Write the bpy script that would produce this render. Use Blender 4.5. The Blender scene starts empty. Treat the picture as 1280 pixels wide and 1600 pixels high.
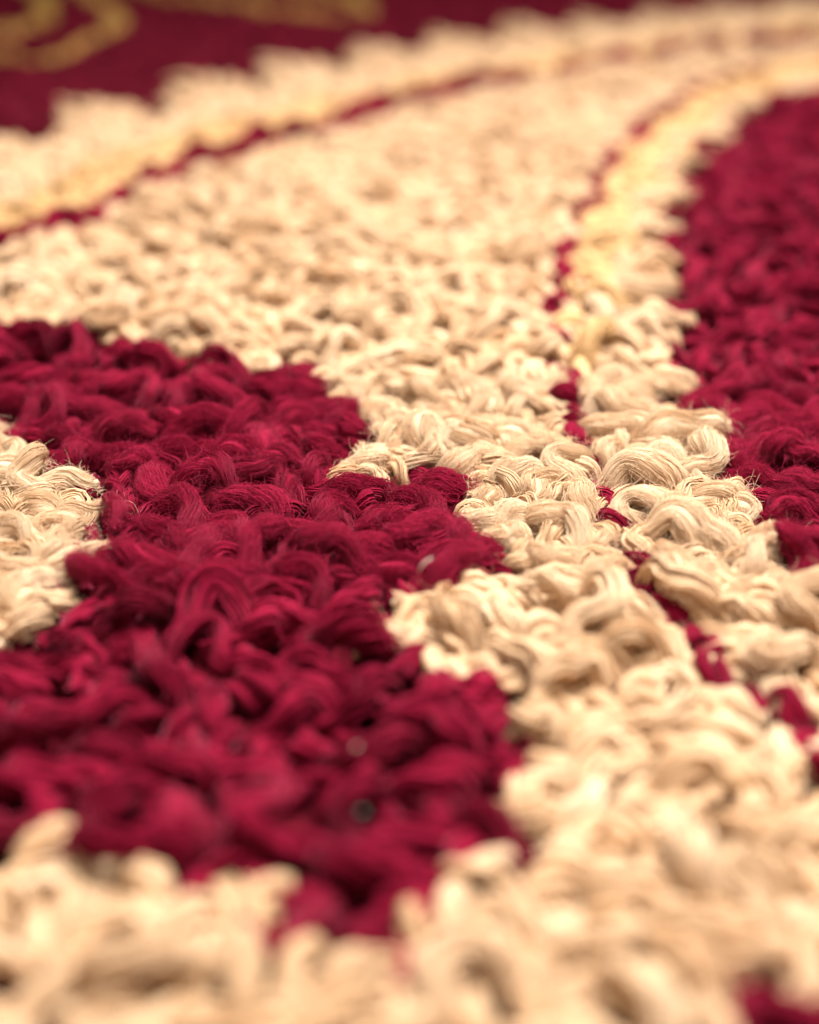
import bpy, math
import numpy as np

# ---------------------------------------------------------------- camera model
RNG = np.random.default_rng(11)
PW, PH = 1280.0, 1600.0
F = 2350.0                       # focal length in photo pixels
HORIZON = -430.0
PITCH = math.atan((PH / 2 - HORIZON) / F)
CAM_H = 0.086                    # metres above the rug's base
PILE = 0.0042                    # height at which the pattern's outline is read
SP, CP = math.sin(PITCH), math.cos(PITCH)
BLUR = 0.063                     # blur disc growth per pixel away from the focus line
FOCUS_Y = 742.0


def ground(P, z=PILE):
    """Photo pixel(s) -> x, y on the horizontal plane at height z."""
    P = np.atleast_2d(np.asarray(P, float))
    x = P[:, 0] - PW / 2
    y = P[:, 1] - PH / 2
    d = F * SP + y * CP
    return np.stack([x / d, (F * CP - y * SP) / d], 1) * (CAM_H - z)


def pixel(X, z=PILE):
    X = np.atleast_2d(X)
    h = CAM_H - z
    depth = X[:, 1] * CP + h * SP
    down = h * CP - X[:, 1] * SP
    return np.stack([PW / 2 + F * X[:, 0] / depth, PH / 2 + F * down / depth], 1)


# ---------------------------------------------------------------- pattern outlines
TOP_EDGE = [(-420, 330), (-330, 260), (-250, 270), (-190, 285), (-180, 240), (-60, 236), (-28, 250), (-24, 212), (20, 205), (62, 214), (90, 224),
            (98, 165), (125, 156), (205, 162), (258, 186), (262, 128), (290, 118), (360, 123), (408, 150),
            (410, 98), (440, 90), (510, 97), (545, 108), (547, 72), (575, 67), (640, 78), (662, 84),
            (670, 57), (700, 50), (765, 63), (782, 66), (787, 41), (815, 36), (880, 48), (892, 50), (896, 30), (915, 25),
            (985, 38), (1000, 39), (1004, 20), (1025, 16), (1090, 28), (1102, 29), (1106, 11), (1130, 6), (1195, 17), (1206, 19),
            (1210, 4), (1240, 1), (1320, 9), (1325, -4), (1500, -18), (1720, -22)]
RIGHT_EDGE = [(1720, 45), (1500, 78), (1290, 128), (1200, 150), (1198, 170), (1135, 190), (1144, 215), (1085, 243), (1112, 258),
              (1058, 286), (1090, 310), (1016, 342), (1064, 358), (1010, 400), (1072, 412), (1052, 445), (1062, 456), (1032, 490),
              (1086, 503), (1030, 552), (1092, 585), (1027, 617), (1072, 645), (1142, 664), (1108, 722), (1182, 756), (1172, 803),
              (1258, 826), (1250, 852), (1232, 893), (1300, 905), (1330, 985), (1420, 1000), (1560, 1150), (1760, 1260), (1760, 2100)]
RIGHT_EDGE = [(x - (12 if y < 640 else 4), y) for x, y in RIGHT_EDGE]
LEAF = TOP_EDGE + RIGHT_EDGE + [(-500, 2100)]
LOBE = [(-420, 560), (-200, 520), (0, 500), (40, 492), (62, 502), (110, 503), (180, 516), (205, 526), (262, 524), (292, 548), (312, 568), (372, 582),
        (402, 578), (430, 562), (470, 558), (497, 570), (522, 600), (530, 625), (578, 648), (584, 690), (560, 700), (530, 716), (540, 736),
        (580, 742), (640, 726), (670, 716), (745, 735), (755, 760), (718, 785), (728, 806), (762, 832), (790, 848), (782, 866), (750, 884),
        (700, 908), (690, 934), (650, 915), (612, 932), (604, 955), (570, 972), (585, 992), (640, 988), (678, 995), (684, 1028), (722, 1036),
        (792, 1062), (785, 1084), (762, 1094), (790, 1118), (852, 1160), (842, 1184), (816, 1212), (768, 1228), (765, 1252), (800, 1292),
        (845, 1322), (780, 1332), (700, 1345), (688, 1368), (742, 1392), (722, 1412), (640, 1424), (632, 1484), (562, 1506), (520, 1496),
        (478, 1462), (420, 1460), (396, 1432), (432, 1402), (392, 1374), (342, 1366), (322, 1352), (308, 1402), (262, 1434), (238, 1424),
        (250, 1374), (150, 1344), (140, 1312), (60, 1292), (20, 1308), (-20, 1322), (-300, 1340), (-420, 1300)]
SCALLOP = [(-420, 600), (-60, 650), (-6, 644), (10, 690), (12, 716), (62, 720), (80, 738), (116, 738), (118, 756), (120, 775), (146, 790), (128, 818), (136, 838),
           (96, 862), (72, 888), (84, 914), (60, 938), (14, 950), (-10, 980), (-100, 1010), (-420, 1100)]
CORNER = [(1130, 1640), (1160, 1572), (1182, 1530), (1226, 1512), (1290, 1546), (1420, 1560), (1760, 1700), (1760, 2100), (1150, 2100)]
TOP_VEIN = [(-300, 470), (-100, 412), (0, 383), (45, 371), (80, 356), (118, 342), (160, 322), (215, 302), (248, 274), (290, 254), (345, 250), (385, 235), (408, 214),
            (460, 208), (520, 195), (548, 180), (600, 167), (660, 155), (702, 145), (760, 133), (820, 122), (920, 102), (1030, 86), (1150, 70),
            (1280, 57), (1500, 36), (1720, 20)]
RIGHT_VEIN = [(1720, 32), (1500, 52), (1280, 86), (1200, 103), (1130, 122), (1080, 141), (1030, 174), (1000, 203), (965, 235), (945, 270), (920, 312), (905, 350), (888, 398),
              (880, 440), (874, 490), (886, 550), (890, 590), (893, 655), (915, 705), (942, 762), (985, 845), (1020, 910), (1060, 955),
              (1100, 992), (1132, 1042), (1172, 1068), (1216, 1098), (1300, 1170), (1420, 1280), (1760, 1520)]
GOLD = [
    ([(-260, 70), (-120, 92), (0, 95), (60, 97), (92, 96), (112, 80), (140, 64), (172, 52), (188, 36), (176, 18), (150, 0), (120, -24), (60, -40)], 0.0023),
    ([(-260, 40), (-60, 56), (0, 57), (35, 52), (62, 40), (78, 24), (76, 6), (60, -12), (20, -30)], 0.0023),
    ([(180, -20), (260, -4), (360, 8), (430, 21), (500, 27), (552, 25), (572, 16), (560, 2), (530, -12), (440, -26), (300, -36)], 0.0028),
]


def poly(px):
    return ground(px)


def inside(pts, pg):
    x, y = pts[:, 0], pts[:, 1]
    r = np.zeros(len(pts), bool)
    n = len(pg)
    for i in range(n):
        x0, y0 = pg[i]
        x1, y1 = pg[(i + 1) % n]
        c = ((y0 > y) != (y1 > y))
        with np.errstate(divide='ignore', invalid='ignore'):
            r ^= c & (x < (x1 - x0) * (y - y0) / (y1 - y0 + 1e-30) + x0)
    return r


def dist_line(pts, ln):
    best = np.full(len(pts), 1e9)
    for a, b in zip(ln[:-1], ln[1:]):
        d = b - a
        t = np.clip(((pts - a) @ d) / (d @ d + 1e-30), 0, 1)
        best = np.minimum(best, np.linalg.norm(pts - (a + t[:, None] * d), axis=1))
    return best


G_LEAF, G_LOBE, G_SCAL, G_CORN = poly(LEAF), poly(LOBE), poly(SCALLOP), poly(CORNER)
G_TV, G_RV = poly(TOP_VEIN), poly(RIGHT_VEIN)
G_GOLD = [(poly(p), w) for p, w in GOLD]
G_TOPBAND = poly(TOP_EDGE + TOP_VEIN[::-1])
G_RIGHTBAND = poly(RIGHT_EDGE[:-1] + RIGHT_VEIN[::-1])
G_TOPFIELD = poly([(-420, -230)] + TOP_EDGE + [(1720, -230)])

LOBE_R, SCAL_R, CORN_R, BODY_R, TOPB_R, RIGHTB_R, TV_R, RV_R, RIGHTG_R, TOPG_R, GOLD_R = range(11)


def region(pts):
    pts = np.atleast_2d(pts)
    r = np.full(len(pts), RIGHTG_R)
    r[inside(pts, G_TOPFIELD)] = TOPG_R
    r[inside(pts, G_LEAF)] = BODY_R
    r[inside(pts, G_TOPBAND)] = TOPB_R
    r[inside(pts, G_RIGHTBAND)] = RIGHTB_R
    r[inside(pts, G_LOBE)] = LOBE_R
    r[inside(pts, G_SCAL)] = SCAL_R
    r[inside(pts, G_CORN)] = CORN_R
    far = np.linalg.norm(pts, axis=1)
    vw = 0.0016 + 0.0012 * np.clip((far - 0.20) / 0.2, 0, 1)
    r[(dist_line(pts, G_TV) < vw * 1.7) & ((r == BODY_R) | (r == TOPB_R))] = TV_R
    r[(dist_line(pts, G_RV) < vw * .75) & ((r == BODY_R) | (r == RIGHTB_R))] = RV_R
    for k, (ln, w) in enumerate(G_GOLD):
        r[(dist_line(pts, ln) < w) & (r == TOPG_R)] = GOLD_R + k
    return r


# ---------------------------------------------------------------- tuft geometry
def smoothstep(a, b, x):
    t = np.clip((x - a) / (b - a), 0, 1)
    return t * t * (3 - 2 * t)


def spine(p, heading, length, height, kind, n, g):
    """Centre line of one tuft: leaves the base, bends over and curls on top of the pile. p is its middle."""
    s = np.linspace(0, 1, n)
    if kind == 'tip':          # lies towards one side, frayed end free
        pit = np.interp(s, [0, .18, .42, .8, 1], [1.15, .75, .1, -.12, g.uniform(-.35, .1)])
        yaw = g.uniform(.15, .55) * np.sin(2 * np.pi * (g.uniform(.5, 1.0) * s + g.uniform()))
    elif kind == 'finger':     # a combed lock lying flat, its cut end free
        pit = np.interp(s, [0, .15, .35, .8, 1], [.9, .5, .08, -.10, g.uniform(-.1, .3)])
        yaw = g.uniform(.10, .40) * np.sin(2 * np.pi * (g.uniform(.4, .9) * s + g.uniform()))
    elif kind == 'curl':       # C or S shaped loop lying on the pile
        a = g.uniform(.9, 1.7) * g.choice([-1, 1])
        pit = np.interp(s, [0, .2, .5, .8, 1], [1.0, .5, 0, -.4, -.9])
        yaw = a * np.sin(2 * np.pi * g.uniform(.6, 1.3) * s + g.uniform(0, 6.28))
    else:                      # arch: both ends dive into the pile
        k = g.uniform(.55, 1.0)
        pit = k * np.interp(s, [0, .22, .5, .78, 1], [1.2, .7, 0, -.7, -1.2])
        yaw = g.uniform(.2, .9) * np.sin(2 * np.pi * (g.uniform(.4, .9) * s + g.uniform()))
    ph = g.uniform(0, 6.28, 4)
    yaw = yaw + .28 * np.sin(2 * np.pi * 1.7 * s + ph[0]) + .2 * np.sin(2 * np.pi * 2.9 * s + ph[1])
    pit = pit + .22 * np.sin(2 * np.pi * 1.9 * s + ph[2]) + .15 * np.sin(2 * np.pi * 3.1 * s + ph[3])
    yaw = yaw - yaw.mean() + heading
    d = np.stack([np.cos(pit) * np.cos(yaw), np.cos(pit) * np.sin(yaw), np.sin(pit)], 1)
    q = np.cumsum(d, 0) / n
    chord = np.linalg.norm(q[-1, :2] - q[0, :2])
    q *= length / max(chord, .45)
    top = q[:, 2].max()
    q[:, 2] *= height / max(top, 1e-6) if top > height * .6 else 1.0
    q[:, :2] -= .5 * (q[:, :2].max(0) + q[:, :2].min(0))
    q[:, :2] += p
    q[:, 2] += 0.0012
    q[:, 2] = np.maximum(q[:, 2], 0.0004)
    return q


def frames(q):
    t = np.gradient(q, axis=0)
    t /= np.linalg.norm(t, axis=1, keepdims=True) + 1e-12
    N = np.empty_like(q)
    v = np.array([0, 0, 1.0]) if abs(t[0, 2]) < .9 else np.array([1.0, 0, 0])
    for i in range(len(q)):
        v = v - t[i] * (v @ t[i])
        v = v / (np.linalg.norm(v) + 1e-12)
        N[i] = v
    return t, N, np.cross(t, N)


class Soup:
    """Collects tubes and hands back one mesh."""

    def __init__(self):
        self.v, self.f, self.tone, self.n = [], [], [], 0

    def tubes(self, C, N, B, r, sides, tone):
        """C (k, n, 3) centre lines; N, B (n, 3) or (k, n, 3) frames; r (k, n) radii; tone (k,)."""
        k, n, _ = C.shape
        if N.ndim == 2:
            N = np.broadcast_to(N, C.shape)
            B = np.broadcast_to(B, C.shape)
        a = 2 * np.pi * np.arange(sides) / sides
        ring = np.cos(a)[:, None] * N[:, :, None, :] + np.sin(a)[:, None] * B[:, :, None, :]
        V = C[:, :, None, :] + r[:, :, None, None] * ring
        idx = np.arange(k * n * sides).reshape(k, n, sides) + self.n
        nx = np.roll(idx, -1, axis=2)
        Fq = np.stack([idx[:, :-1], nx[:, :-1], nx[:, 1:], idx[:, 1:]], -1).reshape(-1, 4)
        self.v.append(V.reshape(-1, 3))
        self.f.append(Fq)
        self.tone.append(np.repeat(tone, n * sides))
        self.n += k * n * sides

    def add(self, o):
        for v, f, t in zip(o.v, o.f, o.tone):
            self.v.append(v)
            self.f.append(f + self.n)
            self.tone.append(t)
        self.n += o.n

    def object(self, name, mat, parent, origin=None):
        V = np.concatenate(self.v)
        Fq = np.concatenate(self.f)
        T = np.concatenate(self.tone)
        o0 = np.zeros(3) if origin is None else np.asarray(origin, float)
        me = bpy.data.meshes.new(name)
        me.vertices.add(len(V))
        me.vertices.foreach_set('co', (V - o0).astype(np.float32).ravel())
        me.loops.add(Fq.size)
        me.loops.foreach_set('vertex_index', Fq.astype(np.int32).ravel())
        me.polygons.add(len(Fq))
        me.polygons.foreach_set('loop_start', np.arange(0, Fq.size, 4, dtype=np.int32))
        me.polygons.foreach_set('use_smooth', np.ones(len(Fq), bool))
        at = me.attributes.new('tone', 'FLOAT', 'POINT')
        at.data.foreach_set('value', T.astype(np.float32))
        me.update(calc_edges=True)
        me.materials.append(mat)
        ob = bpy.data.objects.new(name, me)
        bpy.context.scene.collection.objects.link(ob)
        ob.parent = parent
        ob.location = o0
        return ob


def tuft(p, heading, length, height, R, kind, lod, fuzz, g, spread=1.0):
    """One yarn tuft: a core and its twisted fibres, with loose hairs standing off it."""
    S = Soup()
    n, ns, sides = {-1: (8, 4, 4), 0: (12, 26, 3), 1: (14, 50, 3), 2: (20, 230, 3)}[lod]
    q = spine(np.asarray(p), heading, length, height, kind, n, g)
    t, N, B = frames(q)
    s = np.linspace(0, 1, n)
    tone0 = g.normal(0, .4) + {-1: -.7, 0: -.5, 1: -.2, 2: .8}[lod] - (.5 if R < .0013 and lod == 1 else 0)  # lod shift in colour makes up for light lost between fine fibres; thin yarn darker
    # thickness along the tuft
    prof = .78 + .20 * np.sin(np.pi * s) + .13 * np.sin(2 * np.pi * (1.3 * s + g.uniform()))
    if kind in ('tip', 'finger'):
        prof *= 1 - .55 * smoothstep(.60, 1.0, s)
    twist = g.uniform(1.2, 3.6) * g.choice([-1, 1], p=[.25, .75])
    flat = g.uniform(.72, 1.0)
    plies = 2 if g.random() < .45 else 1
    # core
    C = q[None].copy()
    S.tubes(C, N, B, (R * (.78 if lod == 2 else .66) * prof * (1 - .5 * smoothstep(.85, 1, s)))[None] * (.72 if plies == 2 else 1), 6 if lod <= 0 else 8, np.array([tone0]))
    # fibres
    wild = np.where(g.random(ns) < .12, 2.4, 1.0)[:, None] * (2.6 if fuzz > 1.2 else 1.0)
    ang = g.uniform(0, 2 * np.pi, ns)
    rad = R * (g.uniform(.84, 1.02, ns) if lod == 2 else np.sqrt(g.uniform(.55, 1.0, ns))) * (1 + .05 * g.normal(size=ns))
    if lod == 2:
        cl = g.uniform(0, 2 * np.pi, 9)               # locks: fibres gather into a few strands
        near = cl[np.argmin(np.abs(np.angle(np.exp(1j * (ang[:, None] - cl[None])))), axis=1)]
        dl = np.angle(np.exp(1j * (near - ang)))
        lock = (.12 if fuzz <= 1.2 else .05) * dl
    else:
        lock = np.zeros(ns)
    A = ang[:, None] + lock[:, None] * smoothstep(.1, .6, s)[None] + twist * s[None] + .10 * wild * np.sin(2 * np.pi * (s[None] * g.uniform(.5, 1.6, ns)[:, None] + g.uniform(size=ns)[:, None]))
    rr = rad[:, None] * prof[None] * (1 + .06 * wild * np.sin(2 * np.pi * (s[None] * g.uniform(.6, 2.0, ns)[:, None] + g.uniform(size=ns)[:, None])))
    if lod == 2:
        rr *= 1 + (.045 if fuzz <= 1.2 else .02) * np.cos(np.angle(np.exp(1j * (ang - near)))[:, None] * 5)
    fl = (g.exponential(.26, ns) * spread)[:, None] * smoothstep(.80, 1.0, s)[None] + (g.exponential(.2, ns) * spread)[:, None] * smoothstep(.2, 0, s)[None]
    rr = rr * (1 + fl)
    u, w = np.cos(A) * rr, np.sin(A) * rr * flat
    if plies == 2:
        side = np.where(g.random(ns) < .5, 0, np.pi)
        PA = twist * 1.5 * s[None] + side[:, None]
        u = u * .66 + np.cos(PA) * R * .48 * prof[None]
        w = w * .66 + np.sin(PA) * R * .48 * prof[None]
    Cf = q[None] + u[:, :, None] * N[None] + w[:, :, None] * B[None]
    # ragged ends
    stop = 1 - g.uniform(0, .10, ns) * spread
    k = s[None] * stop[:, None]
    i0 = np.clip((k * (n - 1)).astype(int), 0, n - 2)
    fr = (k * (n - 1) - i0)[:, :, None]
    row = np.arange(ns)[:, None]
    Cf = Cf[row, i0] * (1 - fr) + Cf[row, i0 + 1] * fr
    Cf[:, :, 2] = np.maximum(Cf[:, :, 2], .0002)
    fr_r = {-1: R * .5, 0: R * .13, 1: R * .078, 2: R * .0185}[lod]
    S.tubes(Cf, N, B, fr_r * (1 - .55 * smoothstep(.8, 1, s))[None] * g.uniform(.75, 1.25, ns)[:, None], sides, tone0 + g.normal(0, .32 if fuzz <= 1.2 else .5, ns))
    # loose hairs
    nf = int({-1: 0, 0: 0, 1: 26, 2: 190}[lod] * fuzz)
    short = 1.0
    if fuzz > 1.2 and lod > 0:
        nf = int(nf * 2.2)
        short = .68
    if nf:
        m = 7
        i = g.integers(2, n - 1, nf)
        a = g.uniform(0, 2 * np.pi, nf)
        out = np.cos(a)[:, None] * N[i] + np.sin(a)[:, None] * B[i]
        base = q[i] + out * (R * prof[i] * .95)[:, None]
        L = g.gamma(1.5, .00075, nf) * (1.15 if lod == 2 else 1.3) * short * np.where(g.random(nf) < .05, 2.0, 1.0)
        L = np.minimum(L, .0030)
        d = t[i] * g.choice([-1, 1], nf)[:, None] * g.uniform(.3, 1.1, nf)[:, None] + out * g.uniform(.25, 1.0, nf)[:, None] + g.normal(0, .25, (nf, 3))
        d /= np.linalg.norm(d, axis=1, keepdims=True)
        bend = g.normal(0, 1.3, (nf, 3))
        H = np.empty((nf, m, 3))
        H[:, 0] = base
        for j in range(1, m):
            H[:, j] = H[:, j - 1] + d * (L / (m - 1))[:, None]
            d = d + bend * .28 + g.normal(0, .12, (nf, 3))
            d /= np.linalg.norm(d, axis=1, keepdims=True)
        H[:, :, 2] = np.maximum(H[:, :, 2], .0003)
        Nn = np.broadcast_to(np.array([0, 0, 1.0]), H.shape)
        T = np.gradient(H, axis=1)
        Nh = np.cross(T, Nn)
        Nh /= np.linalg.norm(Nh, axis=2, keepdims=True) + 1e-9
        Bh = np.cross(Nh, T)
        Bh /= np.linalg.norm(Bh, axis=2, keepdims=True) + 1e-9
        hr = (.000022 if lod == 2 else .00003) * g.uniform(.7, 1.3, nf)
        S.tubes(H, Nh, Bh, hr[:, None] * np.linspace(1, .5, m)[None], 3, tone0 + g.normal(.5, .5, nf))
    return S


# ---------------------------------------------------------------- materials
def srgb(h):
    c = [int(h[i:i + 2], 16) / 255 for i in (0, 2, 4)]
    return [x / 12.92 if x <= .04045 else ((x + .055) / 1.055) ** 2.4 for x in c]


def wool(name, dark, mid, light, rough=.5, sheen=.25, sheen_tint=(1, 1, 1), spec=.3, through=.18, glint=(1, 1, 1)):
    """Dyed wool: each fibre takes its own tone between three shades of the dye lot."""
    m = bpy.data.materials.new(name)
    m.use_nodes = True
    nt = m.node_tree
    nt.nodes.clear()
    N = nt.nodes.new
    at = N('ShaderNodeAttribute')
    at.attribute_name = 'tone'
    mr = N('ShaderNodeMapRange')
    mr.inputs['From Min'].default_value = -1.6
    mr.inputs['From Max'].default_value = 1.6
    ramp = N('ShaderNodeValToRGB')
    e = ramp.color_ramp.elements
    e[0].color = (*dark, 1)
    e[1].color = (*light, 1)
    em = e.new(.5)
    em.color = (*mid, 1)
    no = N('ShaderNodeTexNoise')
    no.inputs['Scale'].default_value = 140
    no.inputs['Detail'].default_value = 3
    tc = N('ShaderNodeTexCoord')
    ge = N('ShaderNodeNewGeometry')
    ad = N('ShaderNodeMath')
    ad.operation = 'MULTIPLY_ADD'
    ad.inputs[1].default_value = 1.6
    sub = N('ShaderNodeMath')
    sub.operation = 'SUBTRACT'
    sub.inputs[1].default_value = .8
    nt.links.new(ge.outputs['Position'], no.inputs['Vector'])
    nt.links.new(no.outputs['Fac'], ad.inputs[0])
    nt.links.new(at.outputs['Fac'], ad.inputs[2])
    nt.links.new(ad.outputs[0], sub.inputs[0])
    nt.links.new(sub.outputs[0], mr.inputs['Value'])
    nt.links.new(mr.outputs['Result'], ramp.inputs['Fac'])
    bs = N('ShaderNodeBsdfPrincipled')
    bs.inputs['Roughness'].default_value = rough
    bs.inputs['Specular IOR Level'].default_value = spec
    bs.inputs['Specular Tint'].default_value = (*glint, 1)
    bs.inputs['Sheen Weight'].default_value = sheen
    bs.inputs['Sheen Roughness'].default_value = .4
    bs.inputs['Sheen Tint'].default_value = (*sheen_tint, 1)
    nt.links.new(ramp.outputs['Color'], bs.inputs['Base Color'])
    tr = N('ShaderNodeBsdfTranslucent')
    nt.links.new(ramp.outputs['Color'], tr.inputs['Color'])
    mx = N('ShaderNodeMixShader')
    mx.inputs['Fac'].default_value = through
    nt.links.new(bs.outputs[0], mx.inputs[1])
    nt.links.new(tr.outputs[0], mx.inputs[2])
    out = N('ShaderNodeOutputMaterial')
    nt.links.new(mx.outputs[0], out.inputs['Surface'])
    return m


CREAM = wool('cream_wool', (.69, .46, .265), (.82, .615, .405), (.91, .755, .56), rough=.6, sheen=0, spec=.22, through=.42, glint=(1, .86, .68))
BUTTER = wool('butter_wool', (.65, .405, .18), (.78, .54, .275), (.87, .665, .40), rough=.6, sheen=0, spec=.25, through=.35, glint=(1, .84, .6))
CRIMSON = wool('crimson_wool', (.095, .002, .011), (.195, .005, .024), (.31, .012, .044), rough=.7, sheen=.24, sheen_tint=(1, .26, .38), spec=.10, through=.12, glint=(1, .2, .32))
WINE = wool('wine_wool', (.085, .001, .009), (.115, .002, .013), (.15, .003, .018), rough=.7, sheen=.05, sheen_tint=(1, .2, .35), spec=.1, through=.1)
GOLDW = wool('gold_wool', (.34, .19, .035), (.44, .25, .055), (.52, .32, .08), rough=.5, sheen=.1, spec=.3)
LINT = wool('lint_fibre', (.7, .6, .5), (.85, .78, .68), (.9, .85, .78), rough=.4, spec=.5)


def backing_material():
    m = bpy.data.materials.new('woven_backing')
    m.use_nodes = True
    nt = m.node_tree
    nt.nodes.remove(nt.nodes['Principled BSDF'])
    bs = nt.nodes.new('ShaderNodeBsdfDiffuse')
    nt.links.new(bs.outputs[0], nt.nodes['Material Output'].inputs['Surface'])
    ge = nt.nodes.new('ShaderNodeNewGeometry')
    w = nt.nodes.new('ShaderNodeTexWave')
    w.inputs['Scale'].default_value = 180
    w.inputs['Distortion'].default_value = 2
    nt.links.new(ge.outputs['Position'], w.inputs['Vector'])
    r = nt.nodes.new('ShaderNodeValToRGB')
    r.color_ramp.elements[0].color = (.045, .003, .006, 1)
    r.color_ramp.elements[1].color = (.08, .005, .011, 1)
    nt.links.new(w.outputs['Fac'], r.inputs['Fac'])
    nt.links.new(r.outputs['Color'], bs.inputs['Color'])
    return m


# ---------------------------------------------------------------- the rug
scene = bpy.context.scene


def empty(name, parent=None, label=None):
    o = bpy.data.objects.new(name, None)
    o.empty_display_size = .01
    scene.collection.objects.link(o)
    o.parent = parent
    if label:
        o['label'] = label
    return o


rug = empty('wool_rug')
rug['label'] = 'crimson tufted wool rug with a cream leaf motif and gold outlines'
rug['category'] = 'rug'

lo = ground([(-380, 1600), (1660, 1600), (0, 1950)])
YN, YF = 0.050, ground([(0, -190)])[0, 1]
XE = max(abs(ground([(-300, -100)])[0, 0]), abs(ground([(1580, -100)])[0, 0]))
bm_v = np.array([(-XE, YN - .01, -.003), (XE, YN - .01, -.003), (XE, YF + .01, -.003), (-XE, YF + .01, -.003),
                 (-XE, YN - .01, .0006), (XE, YN - .01, .0006), (XE, YF + .01, .0006), (-XE, YF + .01, .0006)])
me = bpy.data.meshes.new('backing')
me.from_pydata(bm_v.tolist(), [], [(4, 5, 6, 7), (3, 2, 1, 0), (0, 1, 5, 4), (1, 2, 6, 5), (2, 3, 7, 6), (3, 0, 4, 7)])
me.materials.append(backing_material())
bk = bpy.data.objects.new('backing', me)
scene.collection.objects.link(bk)
bk.parent = rug

PARTS = {
    LOBE_R: ('crimson_lobe', CRIMSON, 'fuzzy crimson lobe cut into the cream leaf', 1.5),
    SCAL_R: ('cream_scallop', CREAM, 'cream scallop with frayed tips biting into the crimson lobe', 1.15),
    CORN_R: ('crimson_spot', CRIMSON, 'blurred crimson spot in the near cream pile', 1.0),
    BODY_R: ('leaf_body', CREAM, 'cream pile filling the leaf', 1.15),
    TOPB_R: ('leaf_border', CREAM, 'far saw-toothed cream and yellow border of the leaf', .7),
    RIGHTB_R: ('leaf_border', CREAM, 'saw-toothed cream border against the bright crimson field', 1.15),
    TV_R: ('leaf_vein', CRIMSON, 'dashed crimson line along the far border of the leaf', .8),
    RV_R: ('leaf_vein', CRIMSON, 'dashed crimson line beside the toothed border', .8),
    RIGHTG_R: ('crimson_ground', CRIMSON, 'bright crimson tufted field beyond the toothed border', 1.3),
    TOPG_R: ('crimson_ground', WINE, 'smooth dark wine-red far field', 0),
    GOLD_R: ('gold_outline', GOLDW, 'gold outline with an angular bend', 0),
    GOLD_R + 1: ('gold_outline', GOLDW, 'gold outline nested inside the angular one', 0),
    GOLD_R + 2: ('gold_outline', GOLDW, 'long gold outline with a blunt end', 0),
}
PLACED = []      # (region, x, y, Soup)


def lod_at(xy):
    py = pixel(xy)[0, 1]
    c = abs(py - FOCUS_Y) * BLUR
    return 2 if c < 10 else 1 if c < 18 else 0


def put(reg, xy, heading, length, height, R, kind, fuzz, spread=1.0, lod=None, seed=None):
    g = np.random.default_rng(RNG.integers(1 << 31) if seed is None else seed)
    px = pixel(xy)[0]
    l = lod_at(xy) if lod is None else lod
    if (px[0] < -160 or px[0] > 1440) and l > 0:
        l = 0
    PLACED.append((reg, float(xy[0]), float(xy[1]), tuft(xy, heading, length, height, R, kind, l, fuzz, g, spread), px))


FILL = []        # (region, Soup)
TAKEN = []       # ground points already covered by a hand-placed tuft


def edge_tuft(reg, a, b, R=.0021, kind='finger', height=.0044, fuzz=1.19):
    """A tuft from photo point a to photo point b (its free, frayed end)."""
    A, B = ground([a, b], height)
    d = B - A
    L = np.linalg.norm(d)
    put(reg, (A + B) / 2, math.atan2(d[1], d[0]), L, height, R, kind, fuzz, 1.3)
    for t in (.1, .5, .9):
        TAKEN.append(A + t * d)


# frayed ends of the toothed border, two tufts to a tooth
for tip, root in [((1196, 168), (1110, 172)), ((1146, 214), (1050, 220)), ((1114, 257), (1015, 264)), ((1092, 310), (985, 318)), ((1066, 358), (945, 372)), ((1074, 412), (960, 425)), ((1060, 455), (930, 462)), ((1086, 503), (960, 512)),
                  ((1092, 583), (975, 592)), ((1142, 664), (1010, 676)), ((1180, 757), (1045, 770)),
                  ((1258, 826), (1140, 846)), ((1228, 880), (1150, 915))]:
    edge_tuft(RIGHTB_R, root, tip, R=.0021)
for a, b in [((905, 375), (985, 372)), ((900, 420), (985, 425)), ((895, 468), (985, 470)), ((900, 518), (990, 520)), ((905, 575), (1000, 590)), ((908, 648), (1030, 655)),
             ((950, 738), (1058, 740)), ((985, 812), (1120, 840)), ((1020, 880), (1120, 930)), ((1075, 960), (1180, 990))]:
    edge_tuft(RIGHTB_R, b, a, R=.0020, kind='arch', height=.0052)
for x, y in [(98, 162), (262, 126), (410, 97), (547, 70), (670, 55), (787, 39), (896, 28), (1004, 19), (1106, 9)]:
    k = (y + 430) / 592
    edge_tuft(TOPB_R, (x + 78 * k, y + 26 * k), (x - 4, y - 2), R=.0015, height=.0042)
    edge_tuft(TOPB_R, (x + 40 * k, y + 44 * k), (x - 4, y + 22 * k), R=.0015, height=.0042)
# cream fingers reaching into the crimson lobe
for root, tip in [((655, 700), (528, 718)), ((620, 640), (532, 622)), ((835, 800), (722, 792)), ((765, 945), (612, 930)), ((690, 985), (572, 978)),
                  ((800, 900), (702, 915)), ((890, 1265), (768, 1236)), ((410, 1424), (330, 1356)), ((380, 545), (330, 560))]:
    edge_tuft(BODY_R, root, tip, R=.0021)
for a, b in [((-10, 1340), (150, 1330)), ((95, 1390), (262, 1392)), ((640, 1440), (740, 1460))]:
    edge_tuft(BODY_R, a, b, R=.0020, kind='arch', height=.0066)
# frayed ends of the scallop
for root, tip in [((-40, 730), (88, 716)), ((30, 766), (152, 738)), ((70, 806), (188, 770)), ((60, 862), (174, 838)), ((0, 905), (108, 886)), ((20, 958), (126, 922)),
                  ((-60, 700), (16, 672))]:
    edge_tuft(SCAL_R, root, tip, R=.0022)
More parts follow.
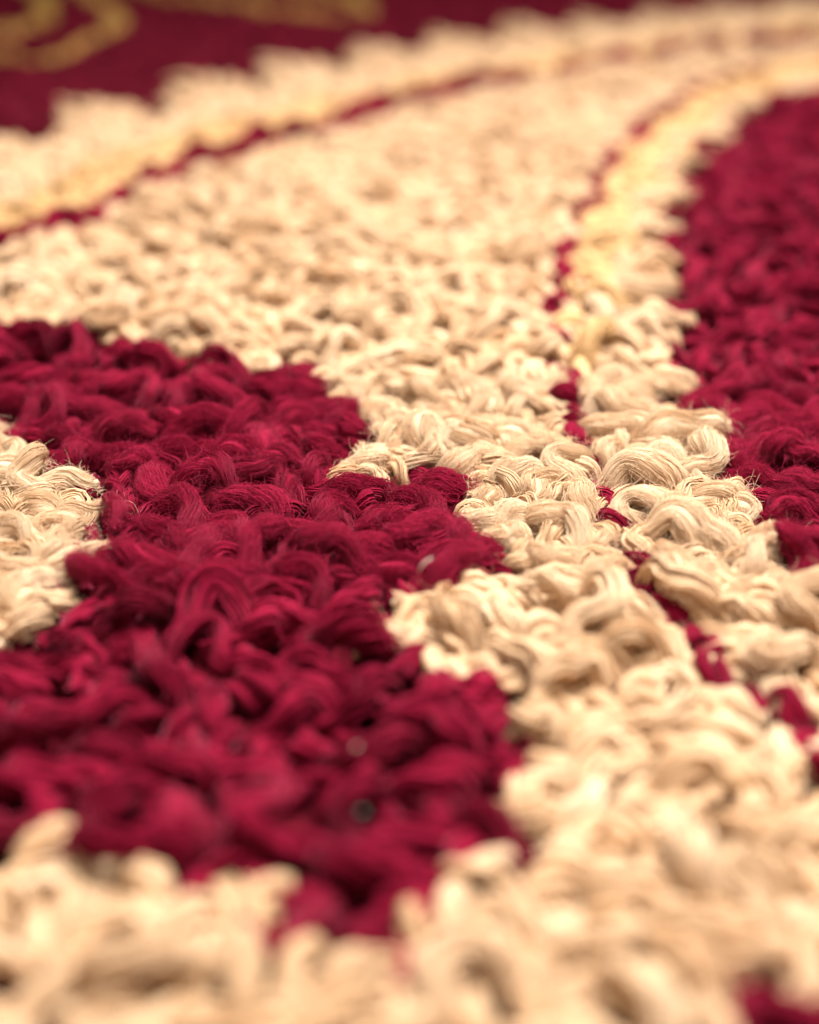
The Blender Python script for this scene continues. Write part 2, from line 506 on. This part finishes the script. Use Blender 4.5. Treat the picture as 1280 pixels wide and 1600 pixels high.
# crimson fingers
for root, tip in [((690, 1070), (795, 1060)), ((750, 1165), (856, 1160)), ((740, 1320), (850, 1318)), ((640, 1395), (745, 1390)), ((680, 850), (790, 850)),
                  ((660, 745), (752, 742)), ((480, 660), (586, 660)), ((430, 595), (520, 590))]:
    edge_tuft(LOBE_R, root, tip, R=.0023, fuzz=1.5)
# small crimson tufts of the dashed veins
for ln, reg, step in ((G_RV, RV_R, .0052), (G_TV, TV_R, .0085)):
    seg = np.linalg.norm(np.diff(ln, axis=0), axis=1)
    cum = np.concatenate([[0], np.cumsum(seg)])
    for d in np.arange(.002, cum[-1], step):
        x = np.interp(d, cum, ln[:, 0])
        y = np.interp(d, cum, ln[:, 1])
        x2 = np.interp(d + .002, cum, ln[:, 0])
        y2 = np.interp(d + .002, cum, ln[:, 1])
        far = math.hypot(x, y)
        k = 1.0 + .5 * min(max((far - .2) / .2, 0), 1)
        if reg == TV_R:
            k *= 1.35
            if far > .40 and int(d / step) % 4 == 3:
                continue
        elif far <= .21:
            k = .76
        else:
            k = .95
            if far < .30 and int(d / step) % 2:
                continue
        if pixel((x, y))[0, 1] < 1200:
            put(reg, np.array([x, y]) + RNG.normal(0, .0003, 2), math.atan2(y2 - y, x2 - x) + RNG.normal(0, .3), (.0052 if reg == TV_R or far > .21 else .0062) * k, .0044 if reg == TV_R or far > .21 else .0056, (.0013 if reg == TV_R or far > .21 else .00105) * k, 'arch', .8)

# the rest of the pile: one tuft to each point of an even scatter
SPACE = .0048
COARSE = .0053                   # the crimson is worked a little more openly
FINE = .0031                     # the far border is worked in finer yarn
cell = FINE / math.sqrt(2)
gx, gy = int(2 * XE / cell) + 2, int((YF - YN) / cell) + 2
grid = -np.ones((gx, gy), int)
pts = []
cand = np.stack([RNG.uniform(-XE, XE, 190000), RNG.uniform(YN, YF, 190000)], 1)
cpx = pixel(cand)
cand = cand[(cpx[:, 0] > -330) & (cpx[:, 0] < 1610) & (cpx[:, 1] < 1960) & (cpx[:, 1] > -190)]
creg = region(cand)
order = np.argsort((creg == TOPG_R) * 1, kind='stable')
cand, creg = cand[order], creg[order]
taken = np.array(TAKEN)
free = np.ones(len(cand), bool)
for T in taken:
    free &= np.linalg.norm(cand - T, axis=1) > .0030
for c, rg in zip(cand[free], creg[free]):
    i, j = int((c[0] + XE) / cell), int((c[1] - YN) / cell)
    ok = True
    for a in range(max(i - 3, 0), min(i + 4, gx)):
        for b in range(max(j - 3, 0), min(j + 4, gy)):
            q = grid[a, b]
            if q >= 0 and (pts[q][0] - c[0]) ** 2 + (pts[q][1] - c[1]) ** 2 < (FINE if rg == TOPB_R or (rg == RIGHTB_R and c[1] > .25) else COARSE if rg in (LOBE_R, CORN_R, RIGHTG_R) else SPACE) ** 2:
                ok = False
                break
        if not ok:
            break
    if ok:
        grid[i, j] = len(pts)
        pts.append((c[0], c[1], rg))

# fit every tuft inside its own colour
job = []
for x, y, rg in pts:
    if rg in (TV_R, RV_R):
        continue
    low = rg >= TOPG_R
    for L in ([.0075, .0055] if low else [.0048, .0036, .0028] if rg == TOPB_R or (rg == RIGHTB_R and y > .25) else ([.0078, .0062, .0048] if rg in (LOBE_R, CORN_R, RIGHTG_R) else [.0078, .0062, .0048, .0036])):
        L = L * RNG.uniform(.88, 1.15)
        heads = RNG.normal(0, .75, 7) + RNG.choice([0, np.pi], 7)
        job.append((x, y, rg, L, heads))
tt = np.array([-.5, -.25, 0, .25, .5, -.45, 0, .45, -.45, 0, .45])
lat = np.array([0, 0, 0, 0, 0, 1, 1, 1, -1, -1, -1])
allp = np.concatenate([np.array([[x, y]]) + (np.stack([np.cos(h), np.sin(h)], -1)[:, None, :] * (tt * L)[None, :, None] + np.stack([-np.sin(h), np.cos(h)], -1)[:, None, :] * (lat * .0009)[None, :, None]).reshape(-1, 2) for x, y, rg, L, h in job])
allr = region(allp).reshape(len(job), 7, 11)
done = set()
for (x, y, rg, L, h), rr in zip(job, allr):
    if (x, y) in done:
        continue
    sc = (rr == rg).sum(1)
    k = int(np.argmax(sc))
    if sc[k] == 11:
        done.add((x, y))
        far = math.hypot(x, y)
        if rg == TOPG_R:
            put(rg, (x, y), h[k], L, .0026, .0022, 'arch', 0, lod=0)
        elif rg >= GOLD_R:
            put(rg, (x, y), h[k], L, .0040, .0020, 'arch', 0, lod=0)
        else:
            fine = rg == TOPB_R or (rg == RIGHTB_R and y > .25)
            red = rg in (LOBE_R, CORN_R, RIGHTG_R)
            kind = RNG.choice(['arch', 'curl', 'tip'], p=[.42, .22, .36] if red else [.46, .26, .28])
            put(rg, (x, y), h[k], L, RNG.uniform(.0034, .0046) if fine else RNG.uniform(.0034, .0060) - .0012 * min(max((y - .22) / .1, 0), 1), (RNG.uniform(.0013, .0019) if red else RNG.uniform(.0015, .0021)) * (.8 + .2 * min(L / .008, 1)) * (.66 if fine else 1), kind, PARTS[rg][3], spread=1.6 if red else 1.0)
# short yarn between them, close to the base
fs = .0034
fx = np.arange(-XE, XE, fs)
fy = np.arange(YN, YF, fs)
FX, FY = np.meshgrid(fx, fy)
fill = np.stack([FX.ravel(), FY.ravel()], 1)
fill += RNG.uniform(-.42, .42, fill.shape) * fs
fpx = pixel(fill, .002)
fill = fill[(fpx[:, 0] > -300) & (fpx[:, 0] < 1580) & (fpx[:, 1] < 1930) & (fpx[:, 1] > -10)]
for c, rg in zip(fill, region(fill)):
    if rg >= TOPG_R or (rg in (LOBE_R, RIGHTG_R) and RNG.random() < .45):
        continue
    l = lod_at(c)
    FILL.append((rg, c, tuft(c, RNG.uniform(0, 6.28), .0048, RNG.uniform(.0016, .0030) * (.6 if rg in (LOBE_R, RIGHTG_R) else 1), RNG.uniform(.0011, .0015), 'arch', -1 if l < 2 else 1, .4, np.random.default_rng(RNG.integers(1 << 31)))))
# gold strokes get a bead of tufts along their middle, wherever the scatter left them thin
for k, (ln, w) in enumerate(G_GOLD):
    seg = np.linalg.norm(np.diff(ln, axis=0), axis=1)
    cum = np.concatenate([[0], np.cumsum(seg)])
    for d in np.arange(.001, cum[-1], .0038):
        x, y = np.interp(d, cum, ln[:, 0]), np.interp(d, cum, ln[:, 1])
        x2, y2 = np.interp(d + .002, cum, ln[:, 0]), np.interp(d + .002, cum, ln[:, 1])
        nx_, ny_ = -(y2 - y), x2 - x
        nn = math.hypot(nx_, ny_) + 1e-9
        for o in (-.5, .5):
            put(GOLD_R + k, np.array([x + o * w * nx_ / nn, y + o * w * ny_ / nn]), math.atan2(y2 - y, x2 - x), .0062, .0042, .0019, 'arch', 0, lod=0)

# hand the tufts over: up to 100 of a part, the largest in view, as wool_tuft; the rest as its pile
MAXT = 100


def is_yellow(rg, x, y):
    """The inner half of the leaf's border is worked in yellow yarn."""
    if rg not in (TOPB_R, RIGHTB_R):
        return False
    d = dist_line(np.array([[x, y]]), G_TV if rg == TOPB_R else G_RV)[0]
    if rg == TOPB_R:
        return d < .019
    return y > .19 + .05 * abs(math.sin(x * 9100 + y * 7700)) and d < .0065 + .05 * min(max(y - .20, 0), .14)


for rg, (name, mat, label, fz) in PARTS.items():
    mine = [t for t in PLACED if t[0] == rg]
    if not mine:
        continue
    if rg >= TOPG_R:                      # low pile that reads as one surface
        S = Soup()
        for t in mine:
            S.add(t[3])
        o = S.object(name, mat, rug)
        o['label'] = label
        if rg == TOPG_R:
            o['kind'] = 'stuff'
        continue
    part = empty(name, rug, label)

    def shown(t):
        px = t[4]
        return px[1] if (-20 < px[0] < 1300 and -5 < px[1] < 1640) else -1e6 + px[1]
    mine.sort(key=shown, reverse=True)
    nin = sum(1 for t in mine if shown(t) > -1000)
    rest = Soup()
    rest_b = Soup()
    for r, c, S in FILL:
        if r == rg:
            (rest_b if is_yellow(rg, c[0], c[1]) else rest).add(S)
    for i, t in enumerate(mine):
        butter = is_yellow(rg, t[1], t[2])
        mt = BUTTER if butter else mat
        if i < min(MAXT, nin):
            o = t[3].object('wool_tuft', mt, part, (t[1], t[2], 0))
            o['group'] = 'wool tufts of the rug'
        else:
            (rest_b if butter else rest).add(t[3])
    for S, mt, nm in ((rest, mat, 'pile'), (rest_b, BUTTER, 'yellow_pile')):
        if S.n:
            o = S.object(nm, mt, part)
            o['kind'] = 'stuff'

# lint on the crimson
def lint(px, dirs, L, r, label, bend):
    S = Soup()
    p = np.array([*ground([px], .0082)[0], .0082])
    m = 9
    H = np.empty((1, m, 3))
    d = np.array(dirs, float)
    H[0, 0] = 0
    for j in range(1, m):
        d /= np.linalg.norm(d)
        H[0, j] = H[0, j - 1] + d * L / (m - 1)
        d = d + np.array(bend) * .3
    T = np.gradient(H, axis=1)
    Nh = np.cross(T, np.broadcast_to([.1, .2, 1.0], H.shape))
    Nh /= np.linalg.norm(Nh, axis=2, keepdims=True) + 1e-9
    Bh = np.cross(Nh, T)
    Bh /= np.linalg.norm(Bh, axis=2, keepdims=True) + 1e-9
    S.tubes(H, Nh, Bh, (r * np.sin(np.linspace(.25, np.pi - .25, m)))[None], 6, np.array([.5]))
    S.v = [v + p for v in S.v]
    o = S.object('lint_fibre', LINT, None, p)
    o['label'] = label
    o['category'] = 'lint'
    return o


lint((655, 895), (.1, -.2, 1), .0026, .00010, 'short pale lint fibre standing on the crimson lobe beside a cream finger', (.5, .2, -.3))
lint((553, 1170), (.6, .3, .5), .0007, .00007, 'upper of two blurred lint specks on the near crimson pile', (0, .3, -.5))
lint((560, 1268), (.6, -.3, .4), .0007, .00006, 'lower of two blurred lint specks on the near crimson pile', (0, .3, -.5))

# ---------------------------------------------------------------- light
def area(name, loc, target, size, power, color, spread=180):
    L = bpy.data.lights.new(name, 'AREA')
    L.shape = 'DISK'
    L.size = size
    L.energy = power
    L.color = color
    L.spread = math.radians(spread)
    o = bpy.data.objects.new(name, L)
    scene.collection.objects.link(o)
    o.location = loc
    d = np.array(target, float) - np.array(loc, float)
    d /= np.linalg.norm(d)
    from mathutils import Vector
    o.rotation_euler = Vector(d).to_track_quat('-Z', 'Y').to_euler()
    return o


area('key_lamp', (.10, .24, .48), (.05, .21, 0), .36, 4.2, (1, .95, .89), 108)
area('fill_lamp', (-.10, -.20, .40), (0, .15, 0), .30, .9, (1, .87, .74))

world = bpy.data.worlds.new('World')
scene.world = world
world.use_nodes = True
bg = world.node_tree.nodes['Background']
bg.inputs['Color'].default_value = (1, .80, .66, 1)
bg.inputs['Strength'].default_value = .06

# ---------------------------------------------------------------- camera
cam = bpy.data.cameras.new('camera')
co = bpy.data.objects.new('camera', cam)
scene.collection.objects.link(co)
co.location = (0, 0, CAM_H)
co.rotation_euler = (math.pi / 2 - PITCH, 0, 0)
cam.sensor_fit = 'VERTICAL'
cam.sensor_height = 24
cam.lens = F / PH * 24
cam.clip_start = .001
cam.clip_end = 20
fp = ground([(640, FOCUS_Y)], .006)[0]
cam.dof.use_dof = True
cam.dof.focus_distance = fp[1] * CP + (CAM_H - .006) * SP
A = BLUR * CAM_H / CP
cam.dof.aperture_fstop = cam.lens / 1000 / A
scene.camera = co

scene.view_settings.view_transform = 'Standard'
scene.view_settings.look = 'None'
scene.view_settings.exposure = 0
scene.view_settings.gamma = 1
scene.view_settings.use_curve_mapping = False
scene.cycles.max_bounces = 10
scene.cycles.diffuse_bounces = 8
scene.cycles.transmission_bounces = 6
scene.cycles.use_denoising = True
print('tufts', len(PLACED), 'verts', sum(t[3].n for t in PLACED))
